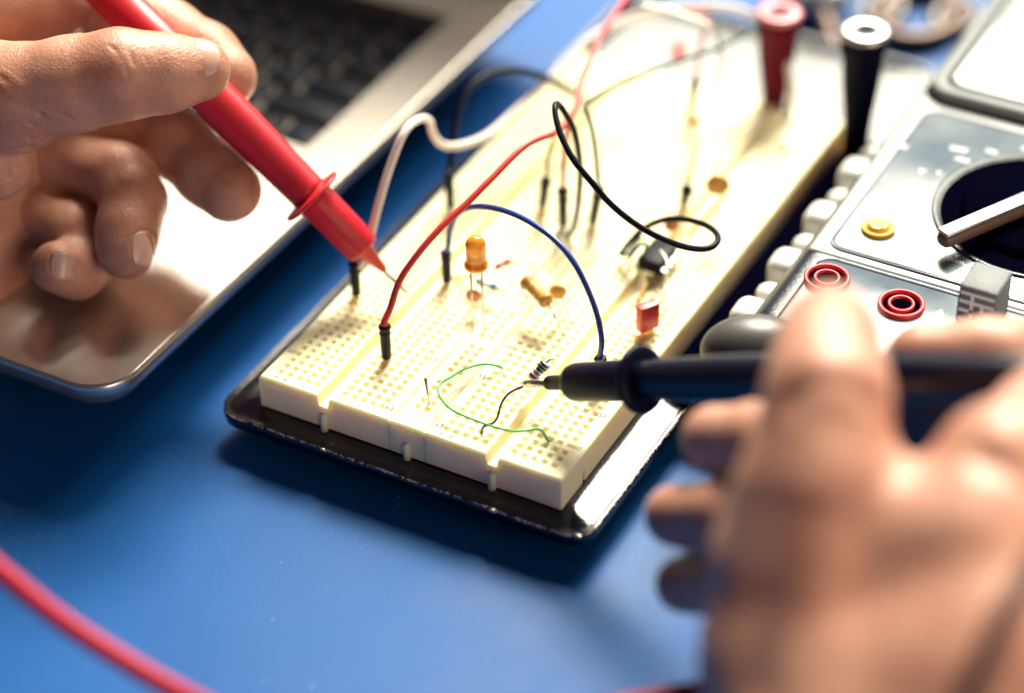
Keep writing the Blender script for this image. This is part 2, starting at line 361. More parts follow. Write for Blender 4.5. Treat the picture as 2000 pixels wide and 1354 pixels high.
def strip(name, U0, wdt, kind):
    g = G(); c = .45
    if kind == 'terminal':
        ctr = wdt/2; gt, gb, gd = 1.95, 1.15, 2.7
        segs = [(c, ctr-gt), (ctr+gt, wdt-c)]
        prof = [(0, -c), (c, 0), (ctr-gt, 0), (ctr-gt+.25, -.3), (ctr-gb, -gd), (ctr+gb, -gd), (ctr+gt-.25, -.3), (ctr+gt, 0), (wdt-c, 0), (wdt, -c)]
    else:
        segs = [(c, wdt-c)]; prof = [(0, -c), (c, 0), (wdt-c, 0), (wdt, -c)]
    a, b = c, LEN-c
    for i in range(len(prof)-1):
        (x0, z0), (x1, z1) = prof[i], prof[i+1]
        if z0 == 0 and z1 == 0: continue
        g.add([(U0+x0, a, z0), (U0+x1, a, z1), (U0+x1, b, z1), (U0+x0, b, z0)], [(0, 1, 2, 3)])
    if kind == 'terminal':
        m0 = wdt/2-1.5*PT-4*PT
        holes(g, U0+m0, 3.8, 5, 63, U0+segs[0][0], U0+segs[0][1], a, b)
        holes(g, U0+wdt/2+1.5*PT, 3.8, 5, 63, U0+segs[1][0], U0+segs[1][1], a, b)
    else:
        holes(g, U0+wdt/2-PT/2, 7.6, 2, 59, U0+c, U0+wdt-c, a, b, skip=[5+6*k for k in range(10)])
    for (y, y0, sg) in ((a, 0, 1), (b, LEN, -1)):          # end faces with a chamfered top edge
        for i in range(len(prof)-1):
            (x0, z0), (x1, z1) = prof[i], prof[i+1]
            lo0, lo1 = z0-c, z1-c
            if min(z0, z1) < -1: lo0, lo1 = z0-.05, z1-.05
            g.add([(U0+x0, y, z0), (U0+x1, y, z1), (U0+x1, y0, lo1), (U0+x0, y0, lo0)], [(0, 1, 2, 3)])
            g.add([(U0+x0, y0, lo0), (U0+x1, y0, lo1), (U0+x1, y0, BZ), (U0+x0, y0, BZ)], [(0, 1, 2, 3)])
    # long sides (the right one with its two dovetail notches)
    g.add([(U0, a, -c), (U0, b, -c), (U0, b, BZ), (U0, a, BZ)], [(0, 1, 2, 3)])
    g.add([(U0, a, -c), (U0, 0, -2*c), (U0, 0, BZ), (U0, a, BZ)], [(0, 1, 2, 3)])
    x = U0+wdt; ys = [a, 10.4, 11.5, 82, 83.2, 152, 153.2, b]; nz = -5.6
    g.add([(x, a, -c), (x, 0, -2*c), (x, 0, BZ), (x, a, BZ)], [(0, 1, 2, 3)])
    for i in range(len(ys)-1):
        if i % 2 == 0: g.add([(x, ys[i], -c), (x, ys[i+1], -c), (x, ys[i+1], BZ), (x, ys[i], BZ)], [(0, 1, 2, 3)])
        else:
            g.add([(x, ys[i], -c), (x, ys[i+1], -c), (x, ys[i+1], nz), (x, ys[i], nz)], [(0, 1, 2, 3)])
            g.add([(x-1.2, ys[i], nz), (x-1.2, ys[i+1], nz), (x-1.2, ys[i+1], BZ), (x-1.2, ys[i], BZ)], [(0, 1, 2, 3)])
            for yy in (ys[i], ys[i+1]): g.add([(x, yy, nz), (x-1.2, yy, nz), (x-1.2, yy, BZ), (x, yy, BZ)], [(0, 1, 2, 3)])
            g.add([(x, ys[i], nz), (x, ys[i+1], nz), (x-1.2, ys[i+1], nz), (x-1.2, ys[i], nz)], [(0, 1, 2, 3)])
    o = g.make(name, [M['board'], M['contact']], bb)
    # moulded peg on the near end
    pg = G(); px = U0+wdt/2; top = -4.6 if kind == 'terminal' else -4.9
    pts = [(px, -.15, -10.3 if kind == 'terminal' else -9.6), (px, -.15, top-.7)]
    pts += [(px, -.15, top-.35), (px, -.15, top-.1), (px, -.15, top)]
    pg.tube(pts, [.95, .95, .8, .5, .05], 20); pg.make('dovetail_peg', M['board'], o, smooth=True)
    return o
U1, U2, U3_ = 0.0, 35.62, 45.0
s1 = strip('terminal_strip', U1, 35.5, 'terminal'); s2 = strip('bus_strip', U2, 9.26, 'bus'); s3 = strip('terminal_strip', U3_, 35.5, 'terminal')
for U0, so, first in ((U1, s1, 0), (U3_, s3, 1)):
    it = []; fa = []
    for n_ in [1]+list(range(5, 61, 5))+[63]:
        y = 3.8+(63-n_)*PT
        for k, x in enumerate((1.9, 35.5-1.9)):
            if n_ == 63 and (first == 0) == (k == 0): continue
            (fa if (first == 0 and k == 0) or n_ == 60 else it).append((str(n_), U0+x, y, .02, 2.1, 0))
    for k, ch in enumerate('ABCDEFGHIJ'):
        x = 17.75-1.5*PT-4*PT+k*PT if k < 5 else 17.75+1.5*PT+(k-5)*PT
        (it if k in (0, 1, 5, 6) else fa).append((ch, U0+x, 1.5, .02, 1.55, 0))
    textmesh(it, 'number_print', M['ink'], so); textmesh(fa, 'faded_print', M['inkfaint'], so)
g = G(); g.box(U2+.95, 6, .012, U2+1.15, 158, .02); g.make('blue_line', M['blueink'], s2)
g = G(); g.box(U2+8.1, 6, .012, U2+8.3, 158, .02); g.make('red_line', M['redink'], s2)

# ------------------------------------------------------------------ laptop
lp = thing('laptop', 'silver laptop with black keys lying left of the breadboard', 'laptop', (-150, 70, ZT))
LX1, LY0, LY1, LZ = -24.0, -26.0, 196.0, 3.0
g = G(); V = []; F = []
prof = [(0.9, LZ), (.35, LZ-.25), (.05, LZ-.9), (0, LZ-1.6), (0, LZ-2.8), (.5, LZ-4.2), (3, LZ-7.5), (9, LZ-12), (18, LZ-15)]
n = 0
rings = []
for ins, z in prof:
    pp = rrect(-330+ins, LY0+ins, LX1-ins, LY1-ins, max(1, 12-ins), 14); n = len(pp); V += [(x, y, z) for x, y in pp]
for i in range(len(prof)-1):
    for j in range(n): F.append((i*n+j, i*n+(j+1) % n, (i+1)*n+(j+1) % n, (i+1)*n+j))
F.append(tuple(range((len(prof)-1)*n, len(prof)*n)))
# top with a keyboard opening
top0 = [(x, y) for x, y in rrect(-330+.9, LY0+.9, LX1-.9, LY1-.9, 11.1, 14)]
g.add(V, F)
KX1, KY0, KY1 = -39.5, 84.0, 160.0; KX0 = -315.0
g.prism(rrect(-329.1, LY0+.9, LX1-.9, KY0, 11.1, 14)[0:0] or [(p[0], min(p[1], KY0)) for p in top0], LZ-.02, LZ) if False else None
A_ = [p for p in top0 if p[1] < KY0]                       # near part: the palm rest
g.add([(x, y, LZ) for x, y in [(-329.1, KY0)]+A_+[(LX1-.9, KY0)]], [tuple(range(len(A_)+2))])
B_ = [p for p in top0 if p[1] >= KY1]
g.add([(x, y, LZ) for x, y in [(LX1-.9, KY1)]+B_+[(-329.1, KY1)]], [tuple(range(len(B_)+2))])
g.add([(KX1, KY0, LZ), (LX1-.9, KY0, LZ), (LX1-.9, KY1, LZ), (KX1, KY1, LZ)], [(0, 1, 2, 3)])
g.add([(-329.1, KY0, LZ), (KX0, KY0, LZ), (KX0, KY1, LZ), (-329.1, KY1, LZ)], [(0, 1, 2, 3)])
g.add([(KX0, KY0, LZ), (KX1, KY0, LZ), (KX1, KY0, LZ-2.5), (KX0, KY0, LZ-2.5)], [(0, 1, 2, 3)])
g.add([(KX0, KY1, LZ), (KX1, KY1, LZ), (KX1, KY1, LZ-2.5), (KX0, KY1, LZ-2.5)], [(0, 1, 2, 3)])
g.add([(KX1, KY0, LZ), (KX1, KY1, LZ), (KX1, KY1, LZ-2.5), (KX1, KY0, LZ-2.5)], [(0, 1, 2, 3)])
o = g.make('aluminium_body', M['alu'], lp)
o.data.polygons.foreach_set('use_smooth', [i < (len(prof)-1)*n for i in range(len(o.data.polygons))])
g = G(); g.box(KX0, KY0+.01, LZ-2.6, KX1-.01, KY1-.01, LZ-2.2); g.make('key_well', M['keywell'], lp)
kw = 12.45
for r_ in range(6):
    x = KX1-.6; first_w = [9.9, 23, 18, 14, 9.9, 9.9][r_]; nk = 0
    while x > -185:
        w_ = first_w if nk == 0 else (9.9 if not (r_ == 0 and nk == 5) else 58); nk += 1
        g = G(); y0 = KY0+1.0+r_*kw; g.prism(rrect(x-w_, y0, x, y0+10.2, 1.3, 4), LZ-2.1, LZ-.4)
        g.make('key', M['key'], lp, bevel=.3); x -= w_+2.4
g = G(); g.tube([(-320, LY1-7, LZ+1), (-34, LY1-7, LZ+1)], 5.5, 20); g.make('hinge', M['black'], lp, smooth=False, bevel=.5)

ld_b = np.array([0, LY1-4, LZ+3.0]); ld_d = np.array([0, math.sin(math.radians(20)), math.cos(math.radians(20))]); ld_n = np.array([0, -ld_d[2], ld_d[1]])
g = G(); g.obox(ld_b+ld_d*95+np.array([-177, 0, 0])-ld_n*2.5, (1, 0, 0), ld_d, ld_n, 153, 95, 2.4); added_lid = g.make('added_lid', M['alu'], lp, bevel=1.5, seg=3)  # out of view, added to shade the keyboard and rear deck
g = G(); g.obox(ld_b+ld_d*95+np.array([-177, 0, 0])+ld_n*.1, (1, 0, 0), ld_d, ld_n, 150, 92, .15); g.make('added_screen', M['added_screen'], added_lid)  # unseen glowing panel, added to be reflected in the laptop deck

# ------------------------------------------------------------------ multimeter
mm = thing('multimeter', 'grey digital multimeter in a dark holster right of the breadboard', 'multimeter', (145, 140, ZT))
TZ = 20.0
def seg_line(g, pts, w, z, closed=False):                  # a drawn line of width w lying on the face
    pts = [np.array(p[:2], float) for p in pts]; k = len(pts)
    for i in range(k if closed else k-1):
        a, b = pts[i], pts[(i+1) % k]; t = (b-a)/(np.linalg.norm(b-a)+1e-9); nn = np.array([-t[1], t[0]])*w/2
        g.add([(*(a-nn), z), (*(b-nn), z), (*(b+nn), z), (*(a+nn), z)], [(0, 1, 2, 3)])
# case: layers from the mat up to the face
V = []; F = []
for ins, z, r in [(6, -20, 10), (1.5, -18, 13), (0, -14, 14), (0, 8, 14), (.8, 12, 13), (2.6, 16, 12), (5.2, 18.9, 10), (7.2, 19.8, 8), (9, 19.9, 7)]:
    pp = rrect(99+ins, 42+ins*.8, 196-ins, 236-ins, r, 8); n = len(pp); V += [(x, y, z) for x, y in pp]
K = 9
for i in range(K-1):
    for j in range(n): F.append((i*n+j, i*n+(j+1) % n, (i+1)*n+(j+1) % n, (i+1)*n+j))
F += [tuple(range(n)), tuple(range((K-1)*n, K*n))]
obj('holster', V, F, M['holster'], mm, smooth=True)
# light rim running up the left side of the face, above the lower panel
g = G(); ly = 81
g.prism([(104.2, ly-1), (108.4, ly-1.0), (190, ly-1), (190, 228), (103.2, 228), (103.8, 150)], 12, 20.3)
g.make('face_rim', M['facerim'], mm, bevel=1.0, seg=3)
g = G(); g.prism(rrect(107.8, ly+1.5, 186, 150.5, 4, 6), 20.0, 20.75); g.make('face_panel', M['face'], mm, bevel=.35)
g = G(); g.prism(rrect(109.0, 48, 187, ly-1.6, 3.5, 6), 19.5, 20.4); g.make('socket_panel', M['face'], mm, bevel=.35)
g = G(); seg_line(g, rrect(108.9, 49, 186, ly-2.6, 3.2, 6), .45, 20.43, True); seg_line(g, rrect(108.6, ly+2.3, 185, 149.6, 3.4, 6), .35, 20.78, True)
g.make('panel_outline', M['line'], mm)
# display
g = G(); oc = rrect(104.6, 155, 190, 222, 7, 8); g.prism(oc, 18, 23.5); g.make('display_bezel', M['bezel'], mm, bevel=1.4, seg=3)
g = G(); g.prism(rrect(103.8, 153.6, 191, 223, 7.5, 8), 17, 20.9); g.make('bezel_shadow_line', M['line'], mm, bevel=.4)  # black lip put in as the shadow line below the bezel
g = G(); g.prism(rrect(108.6, 158.4, 186.5, 218.6, 5, 8), 23.0, 23.65); g.make('bezel_outline', M['line'], mm)
g = G(); g.prism(rrect(110, 160, 185, 217, 4, 8), 23.0, 23.9); g.make('display_lens', M['lens'], mm, bevel=.3)
# dial
dc = np.array([149.5, 117.5]); DR = 25.0
g = G(); g.lathe((*dc, 20.3), (0, 0, 1), [(0, DR+1.6), (.85, DR+1.4), (.95, DR+.4), (.7, DR), (.5, DR-.5)], 72); g.make('dial_ring', M['holster'], mm, smooth=True)
g = G(); g.lathe((*dc, 20.76), (0, 0, 1), [(0, DR-.6), (.25, DR-.6)], 72); dsk = g.make('dial_recess', M['flatblack'], mm)
kd = Q(2000, 385, 28)-Q(1845, 450, 28); kd[2] = 0; kd /= np.linalg.norm(kd); kp = np.array([-kd[1], kd[0], 0])
kn = thing('x', 'x', 'x', (0, 0, 0)); bpy.data.objects.remove(kn)
g = G(); g.lathe((*dc, 21.0), (0, 0, 1), [(0, 19.5), (1.6, 18.5), (2.0, 17.8)], 72); kb = g.make('dial_knob', M['flatblack'], mm, smooth=True)
kc = Q(1848, 447, 28); kc = kc+kd*20
g = G(); g.obox((kc[0], kc[1], 25.0), kd, kp, (0, 0, 1), 21.5, 2.2, 1.9); g.make('knob_side', M['knobside'], kb, bevel=1.7, seg=4)
g = G(); g.obox((kc[0], kc[1], 27.2), kd, kp, (0, 0, 1), 21.2, 1.95, .45); g.make('knob_top', M['knob'], kb, bevel=.4)
# yellow button
b_ = Q(1715, 443, 21.5)
g = G(); g.lathe((b_[0], b_[1], 20.7), (0, 0, 1), [(0, 4.1), (.7, 4.1), (1.0, 3.8), (1.05, 3.3), (.8, 3.1)], 40); yb = g.make('button_collar', M['yel'], mm, smooth=True)
g = G(); g.lathe((b_[0], b_[1], 20.8), (0, 0, 1), [(0, 2.7), (1.3, 2.7), (1.8, 2.3), (1.9, 1.2), (1.85, .01)], 40)
for k in range(5): g.box(b_[0]-1.7, b_[1]-1.5+k*.7, 22.5, b_[0]+1.7, b_[1]-1.25+k*.7, 22.85)
g.make('yellow_button', M['yel'], mm, smooth=False)
# sockets
for px, py in ((1615, 545), (1760, 596), (1917, 655)):
    c_ = Q(px, py, 20.6)
    g = G(); g.lathe((c_[0], c_[1], 19.9), (0, 0, 1), [(0, 5.4), (1.3, 5.4), (1.55, 5.1), (1.5, 4.6), (1.0, 4.35), (-.5, 4.2)], 48, cap=False); so = g.make('socket_rim', M['sock'], mm, smooth=True)
    g = G(); g.lathe((c_[0], c_[1], 20.42), (0, 0, 1), [(0, 4.6), (.12, 4.6)], 48); g.make('socket_well_dark', M['flatblack'], so)  # flat black disc, the well's shade put into its colour
    g = G(); g.lathe((c_[0], c_[1], 20.5), (0, 0, 1), [(0, 3.1), (.7, 3.1), (.85, 2.9), (.8, 2.45), (.2, 2.3)], 48, cap=False); g.make('socket_ring', M['sock'], so, smooth=True)
    g = G(); g.lathe((c_[0], c_[1], 20.55), (0, 0, 1), [(0, 2.35), (.1, 2.3)], 40); g.make('socket_bore_dark', M['flatblack'], so)  # black disc painted as the dark of the bore
g = G(); g.prism(rrect(82.2, 50, 100, 166, 2, 4), -8.9, -4.6); g.make('added_dark_slab', M['flatblack'], mm, bevel=.8)  # dark slab added to cover the plate rim's bright reflection as shade
# white grip ribs on the holster side
yy = 62.0; big = True
while yy < 150:
    g = G(); L_ = 5.0 if big else 3.4
    t_ = 9.5 if big else 7.5; g.prism(rrect(91.8 if big else 93.0, yy, 100.5, yy+2*L_, 3.2, 5), -3.4, t_); g.make('grip_rib', M['grip'], mm, bevel=3.0, seg=5)
    yy += 2*L_+2.8; big = not big
# rubber corner of the holster
c_ = P(1475, 684, 536); g = G(); g.ell(c_, (12.5, 9, 8.2), 24, axes=[RC[0], RC[2], RC[1]]); g.make('holster_corner', M['greyrub'], mm, smooth=True)
# printing on the face
tp = []
for st, px, py, sz in (('20m', 1965, 545, 3.0), ('10A', 1975, 562, 2.6), ('200m', 1862, 508, 2.4), ('2', 1792, 470, 2.4), ('20', 1772, 415, 2.2), ('200', 1768, 372, 2.2), ('V', 1800, 335, 2.6), ('OFF', 1872, 292, 2.6), ('200', 1760, 285, 2.2), ('20k', 1910, 520, 2.2)):
    q = Q(px, py, 20.8); tp.append((st, q[0], q[1], 20.8, sz, 0))
for k, st in enumerate(('2', '20', '200', '1000', 'V', '2m', '20m', '200m', 'A', '200', '2k', '20k', '200k', '2M', '20M', 'F')):
    a_ = math.radians(100+k*17); x_, y_ = dc[0]+(DR+4.2)*math.cos(a_), dc[1]+(DR+4.2)*math.sin(a_)
    if x_ < 109.5 or y_ > 148.5 or y_ < 85: continue
    tp.append((st, x_, y_, 20.8, 2.0, 0))
textmesh(tp, 'printed_ranges', M['print'], mm)
g = G()
for px, py in ((1868, 500), (1915, 516), (1965, 527), (1845, 482)):
    q = Q(px, py, 20.79); g.lathe((q[0], q[1], 20.76), (0, 0, 1), [(0, .6), (.05, .6)], 16)
q = Q(1893, 525, 20.8); seg_line(g, [q, q+[2.5, 4, 0], q+[12, 4.5, 0]], .4, 20.8)
g.make('printed_marks', M['print'], mm)
g = G()
for px, py in ((1835, 612), (1988, 662)):
    q = Q(px, py, 20.44); g.add([(q[0]-1.7, q[1]-1.3, 20.44), (q[0]+1.7, q[1]-1.3, 20.44), (q[0], q[1]+1.7, 20.44)], [(0, 1, 2)])
g.make('warning_triangles', M['printsun'], mm)
# adapter block plugged in beside the sockets
q = Q(1872, 628, 20.4); ad = thing('adapter_block', 'small rough grey adapter block with white bar marking standing on the meter', 'adapter', (q[0]+4, q[1]+5, 20.4))
bx0, by0 = q[0]-.8, q[1]-.6
g = G(); g.box(bx0, by0, 20.41, bx0+9.2, by0+10.5, 31.0); g.make('block', M['modgrey'], ad, bevel=.7)
g = G()
for (x0, z0, x1, z1) in ((.6, 21.6, 8.6, 22.5), (.6, 28.8, 8.6, 29.6), (3.1, 27.3, 3.9, 28.8), (.6, 24.0, 3.8, 24.9), (5.4, 24.0, 8.6, 24.9), (.6, 26.4, 8.6, 27.3), (3.1, 22.5, 3.9, 26.4), (5.5, 22.5, 6.3, 26.4)):
    g.box(bx0+x0, by0-.05, z0, bx0+x1, by0-.01, z1)
g.make('white_marking', M['print'], ad)

# ------------------------------------------------------------------ posts at the far end
def post(px, py, label, body, cap, h, rt, rb, nm='binding_post', dy=0):
    q = Q(px, py, -9); t = thing(nm, label, 'binding post', (q[0], q[1], -9), 'tall posts at the far end of the plate')
    g = G(); g.lathe(q, (0, 0, 1), [(0, rb*.9), (1, rb), (h*.28, rb*1.05), (h*.6, rt*.80), (h-5, rt*.9), (h-4.5, rt), (h-.5, rt), (h, rt*.92)], 36); g.make('post_body', body, t, smooth=True)
    g = G(); g.lathe(q+[0, 0, h], (0, 0, 1), [(-.6, rt*1.03), (.3, rt*1.03), (.8, rt*.9), (.8, rt*.42), (-.6, rt*.36)], 36, cap=False); c = g.make('metal_cap', cap, t, smooth=True)
    g = G(); g.lathe(q+[0, 0, h-.3], (0, 0, 1), [(0, rt*.5), (.1, rt*.5)], 24); g.make('socket_hole', M['lead'], c)
    return t
post(1668, 312, 'black tapered post with silver disc top standing beside the breadboard corner', M['postblack'], M['silver'], 40, 6.2, 3.6)
post(1508, 248, 'red tapered post with pale pink disc top standing behind the breadboard', M['postred'], M['pinkcap'], 36, 6.0, 3.2)

# ------------------------------------------------------------------ far clutter
q = Q(1795, 32, -17); t = thing('copper_ring', 'copper coloured ring lying on the mat behind the multimeter', 'ring', (q[0], q[1], ZT))
g = G(); cir = [(q[0]+11*math.cos(a), q[1]+15*math.sin(a), -17) for a in np.linspace(0, 2*math.pi, 40)]; g.tube(cir, 3.0, 12, cap=False); g.make('ring_body', M['copper'], t, smooth=True)
for px, py, rr, lab in ((1722, 22, 5.5, 'small dark metal ring left of the copper coloured ring'), (1868, 36, 6.0, 'small dark metal ring right of the copper coloured ring')):
    q = Q(px, py, -17.5); cir = [(q[0]+rr*math.cos(a), q[1]+rr*1.2*math.sin(a), -17.5+1.2*math.sin(a)) for a in np.linspace(0, 2*math.pi, 32)]
    tag(G().tube(cir, 2.0, 12, cap=False).make('metal_ring', M['greymetal'], None, smooth=True), lab, 'ring', 'small dark metal rings')
q = Q(1590, -10, -14); o = G().ell((q[0], q[1], -14), (12, 9, 6), 16).make('pale_lump', M['silver'], None, smooth=True)  # plain pale lump, no specific part
tag(o, 'pale metal lump blurred at the top edge behind the red post', 'metal part')
o = G().tube(spline([Q(1600, 0, -15), Q(1618, 50, -16), Q(1635, 110, -16.5)]), 2.6, 12).make('brown_cable', M['copper'], None, smooth=True)
tag(o, 'short brown cable on the mat between the red and black posts', 'cable')
# ------------------------------------------------------------------ jumper wires and small parts
NB = 'jumper wires plugged into the breadboard'
def plugshape(a, b, parent, r=1.28):
    a = np.array(a, float); b = np.array(b, float); d = b-a; L_ = np.linalg.norm(d); d /= L_
    g = G(); g._lathe(a, d, [(0, r*.62), (.5, r*.95), (L_*.5, r*1.0), (L_*.72, r*.93), (L_*.76, r*1.12), (L_*.80, r*.96), (L_-1.1, r), (L_-.6, r*1.2), (L_-.1, r*1.05), (L_, r*.6)], 4*4, 0, True)
    g.make('plug', M['blackrub'], parent, smooth=True)
    g = G(); g.tube([a-d*3.2, a+d*.3], .32, 8); g.make('pin', M['lead'], parent, smooth=True)
def wire(label, path, r, material, plugs=(), base=None, strand='insulation', group=NB, name='jumper_wire', step=10):
    path = [np.array(p, float) for p in path]
    t = thing(name, label, 'wire', base if base is not None else path[0], group)
    g = G(); g.tube(spline(path, step), r, 14); g.make(strand, material, t, smooth=True)
    for a, b in plugs: plugshape(a, b, t)
    return t
def up(px, py, h):                                         # plug standing in the board: foot at a pixel, height h
    a = Q(px, py, .4); return a, a+np.array([0, 0, h])
# red
a, b = up(755, 701, 10.2)
wire('red jumper wire arching over the board from its black plug near the front left', [b-[0, 0, 1.2], b+[0, 0, .8], P(763, 600, 556.5), P(781, 548, 555.5), P(818, 494, 555), P(860, 446, 556), P(908, 401, 558), P(959, 350, 561), P(1027, 284, 567), P(1090, 255, 575), P(1123, 214, 584), P(1133, 165, 592), P(1157, 108, 600), P(1182, 55, 610), P(1227, -5, 622), P(1290, -80, 640)], .8, M['red'], [(a, b)], a)
# blue
a, b = up(873, 552, 9.5); a2, b2 = up(1172, 760, 9.5)
pv = lambda x, y: PV(x, y, a, a2)
wire('dark blue jumper wire arching over the orange LED', [b-[0, 0, 1.2], PV(875, 482, a, a2), pv(880, 445), pv(895, 417), pv(925, 404), pv(975, 409), pv(1030, 431), pv(1085, 470), pv(1122, 515), pv(1150, 570), pv(1168, 622), pv(1175, 665), b2+[0, 0, .8], b2-[0, 0, 1.2]], .70, M['blue'], [(a, b), (a2, b2)], a)
# white
a, b = up(696, 577, 10); e_ = Q(1533, 292, .5)
wire('white jumper wire looping from beside the red probe tip over the far end', [b-[0, 0, 1.2], P(712, 505, 577), P(738, 405, 574), P(762, 325, 573), P(790, 258, 573), P(818, 233, 580), P(838, 236, 588), P(846, 262, 594), P(866, 284, 600), P(905, 283, 604), P(955, 262, 610), P(1010, 213, 617), P(1075, 152, 624), P(1150, 78, 632), P(1230, 35, 638), P(1320, 16, 640), P(1420, 13, 640), P(1490, 42, 640), P(1530, 98, 640), P(1545, 170, 641), P(1540, 240, 644), e_], 1.0, M['white'], [(a, b)], a)
# black loop
wire('thin black jumper wire making a wide open loop above the middle of the board', [Q(1108, 464, .3), P(1123, 436, 598), P(1132, 370, 590), P(1132, 314, 582), P(1122, 258, 574), P(1104, 222, 568), P(1090, 204, 565), P(1084, 208, 562), P(1086, 232, 560), P(1097, 268, 558), P(1120, 312, 556), P(1152, 352, 555), P(1192, 398, 555), P(1240, 437, 555), P(1290, 465, 555), P(1340, 483, 556), P(1380, 486, 558), P(1400, 474, 561), P(1400, 457, 565), P(1378, 440, 569), P(1340, 429, 574), P(1300, 429, 579), P(1262, 444, 584), P(1235, 468, 586), Q(1212, 497, 2)], .76, M['black'], (), Q(1108, 464, .3))
# second thing: black wire on the far left
a, b = up(880, 408, 12)
wire('thick black jumper wire curving over the blue mat behind the white wire', [b-[0, 0, 1.2], P(884, 300, 606), P(890, 235, 606), P(910, 180, 608), P(950, 148, 612), P(1000, 137, 616), P(1050, 146, 620), P(1090, 165, 624), P(1120, 182, 628), Q(1150, 200, .3)], .95, M['black'], [(a, b)], a)
# dark green from the cluster to the upper right
a = Q(1157, 437, .5); b = P(1170, 368, 592)
wire('dark green wire running from the wire cluster up to the top right', [a+(b-a)*.9, P(1166, 325, 590), P(1160, 272, 588), P(1150, 228, 586), P(1143, 208, 586), P(1180, 181, 592), P(1255, 146, 602), P(1330, 118, 612), P(1410, 92, 622), P(1470, 55, 630), P(1540, 0, 640), P(1600, -50, 645)], .55, M['dkgreen'], [(a, b)], a)
# red strand down from the crossing
a = Q(1100, 440, .5); b = P(1099, 371, 592)
wire('short red jumper wire dropping into the board behind the black loop', [a+(b-a)*.9, P(1101, 330, 590), P(1104, 275, 588), P(1114, 238, 586), P(1128, 205, 588), P(1140, 150, 596), P(1162, 95, 605), P(1200, 30, 614), P(1230, -20, 622)], .5, M['red'], [(a, b)], a)
a = Q(1059, 405, .5); b = P(1066, 352, 600)
wire('olive jumper wire dropping into the board left of the short red one', [a+(b-a)*.9, P(1070, 320, 600), P(1076, 285, 600), P(1092, 250, 602), P(1112, 225, 604)], .5, M['olive'], [(a, b)], a)
a = Q(1352, 205, .5); b = P(1358, 160, 634)
wire('fine red wire with black plug near the far end of the board', [a+(b-a)*.9, P(1362, 120, 632), P(1372, 75, 630), P(1385, 40, 628), P(1350, 20, 626), P(1290, 22, 626)], .45, M['red'], [(a, b)], a)
a = Q(1336, 397, .5); b = P(1342, 370, 598)
wire('fine grey wire climbing from its black plug beside the chip', [a+(b-a)*.9, P(1352, 320, 600), P(1368, 268, 604), P(1388, 215, 610), P(1402, 150, 616), P(1408, 100, 620), P(1390, 55, 622), P(1340, 30, 624), P(1250, 5, 626)], .38, M['lead'], [(a, b)], a)
# green loose wire and purple wire near the front
wire('thin green wire lying in a wide curve on the near holes', [Q(982, 720, .4), Q(968, 714, 2), Q(940, 712, 3.0), Q(905, 722, 3.6), Q(880, 737, 3.8), Q(862, 748, 3.8), Q(856, 762, 3.7), Q(864, 782, 3.4), Q(885, 802, 3.2), Q(925, 820, 3.0), Q(962, 833, 3.0), Q(1000, 842, 3.0), Q(1030, 841, 2.8), Q(1048, 838, 2.8), Q(1060, 843, 2.4), Q(1067, 856, 1.4), Q(1073, 864, -.6)], .30, M['green'], (), None, group='short bare hook-up wires at the near end')
wire('short purple black wire from the near holes up to the probe tip', [Q(941, 848, -.8), Q(942, 838, 1.2), Q(950, 830, 2.0), Q(964, 826, 2.6), Q(972, 814, 3.6), Q(977, 795, 5), Q(984, 780, 6), Q(996, 767, 7), Q(1010, 760, 7.5), Q(1022, 755, 8)], .30, M['purple'], (), None, group='short bare hook-up wires at the near end')
for lab, pts in (('pale yellow wire lying flat across the board right of the chip', [Q(1345, 455, .3), Q(1370, 425, 1.5), Q(1400, 392, 1.6), Q(1418, 372, .3)]),
                 ('yellow wire lying flat in front of the dark chip', [Q(1245, 590, .3), Q(1258, 560, 1.4), Q(1262, 548, 1.4), Q(1268, 535, .3)])):
    wire(lab, pts, .45, M['yellow'], (), None, group='yellow link wires')
# header pin
a = Q(838, 796, -1.2); b = a+np.array([-.6, 0, 8.6])
g = G(); g.tube([a, a+[0, 0, 2.2], b], [.22, .28, .34], 8); o = g.make('header_pin', M['steel'], None, smooth=True)
tag(o, 'single bare metal pin standing in the bus strip near the front', 'pin')

# resistors
def resistor(label, A, B, r, leads, body, bands, rl=.26):
    A = np.array(A, float); B = np.array(B, float); L_ = np.linalg.norm(B-A); D = (B-A)/L_
    t = thing('resistor', label, 'resistor', (A+B)/2, 'resistors on the breadboard')
    g = G(); g._lathe(A, D, [(0, rl), (.15, r*.75), (.5, r*.98), (.9, r*1.08), (1.5, r*1.04), (2.0, r*.86), (L_-2.0, r*.86), (L_-1.5, r*1.04), (L_-.9, r*1.08), (L_-.5, r*.98), (L_-.15, r*.75), (L_, rl)], 28, 0, True)
    ro = g.make('body', body, t, smooth=True)
    for f0, w, c in bands:
        x = f0*L_; rr = r*(1.11 if (x < 1.7 or x > L_-1.7) else .90)
        g = G(); g._lathe(A+D*x, D, [(-w/2, rr-.1), (-w/2, rr), (w/2, rr), (w/2, rr-.1)], 28, 0, True); g.make('colour_band', c, ro, smooth=False)
    for ld in leads:
        g = G(); g.tube(spline(ld, 6), rl, 10); g.make('lead', M['lead'], t, smooth=True)
    return t
A_, B_ = P(1037, 742, 549), P(1067, 709, 548)
resistor('light blue resistor with brown red and black bands at the black probe tip', A_, B_, 1.16,
         [[B_, P(1074, 703, 548), P(1080, 701, 548.5), P(1082, 709, 550), P(1078, 718, 553), Q(1070, 722, -.5)], [A_, P(1030, 750, 549), P(1022, 754, 549)]],
         M['resblue'], [(.20, .75, M['brown']), (.40, .55, M['bandred']), (.60, .6, M['bandblack']), (.74, .5, M['bandblack']), (.90, .6, M['brown'])])
A_, B_ = Q(968, 522, 5), Q(998, 509, 5)
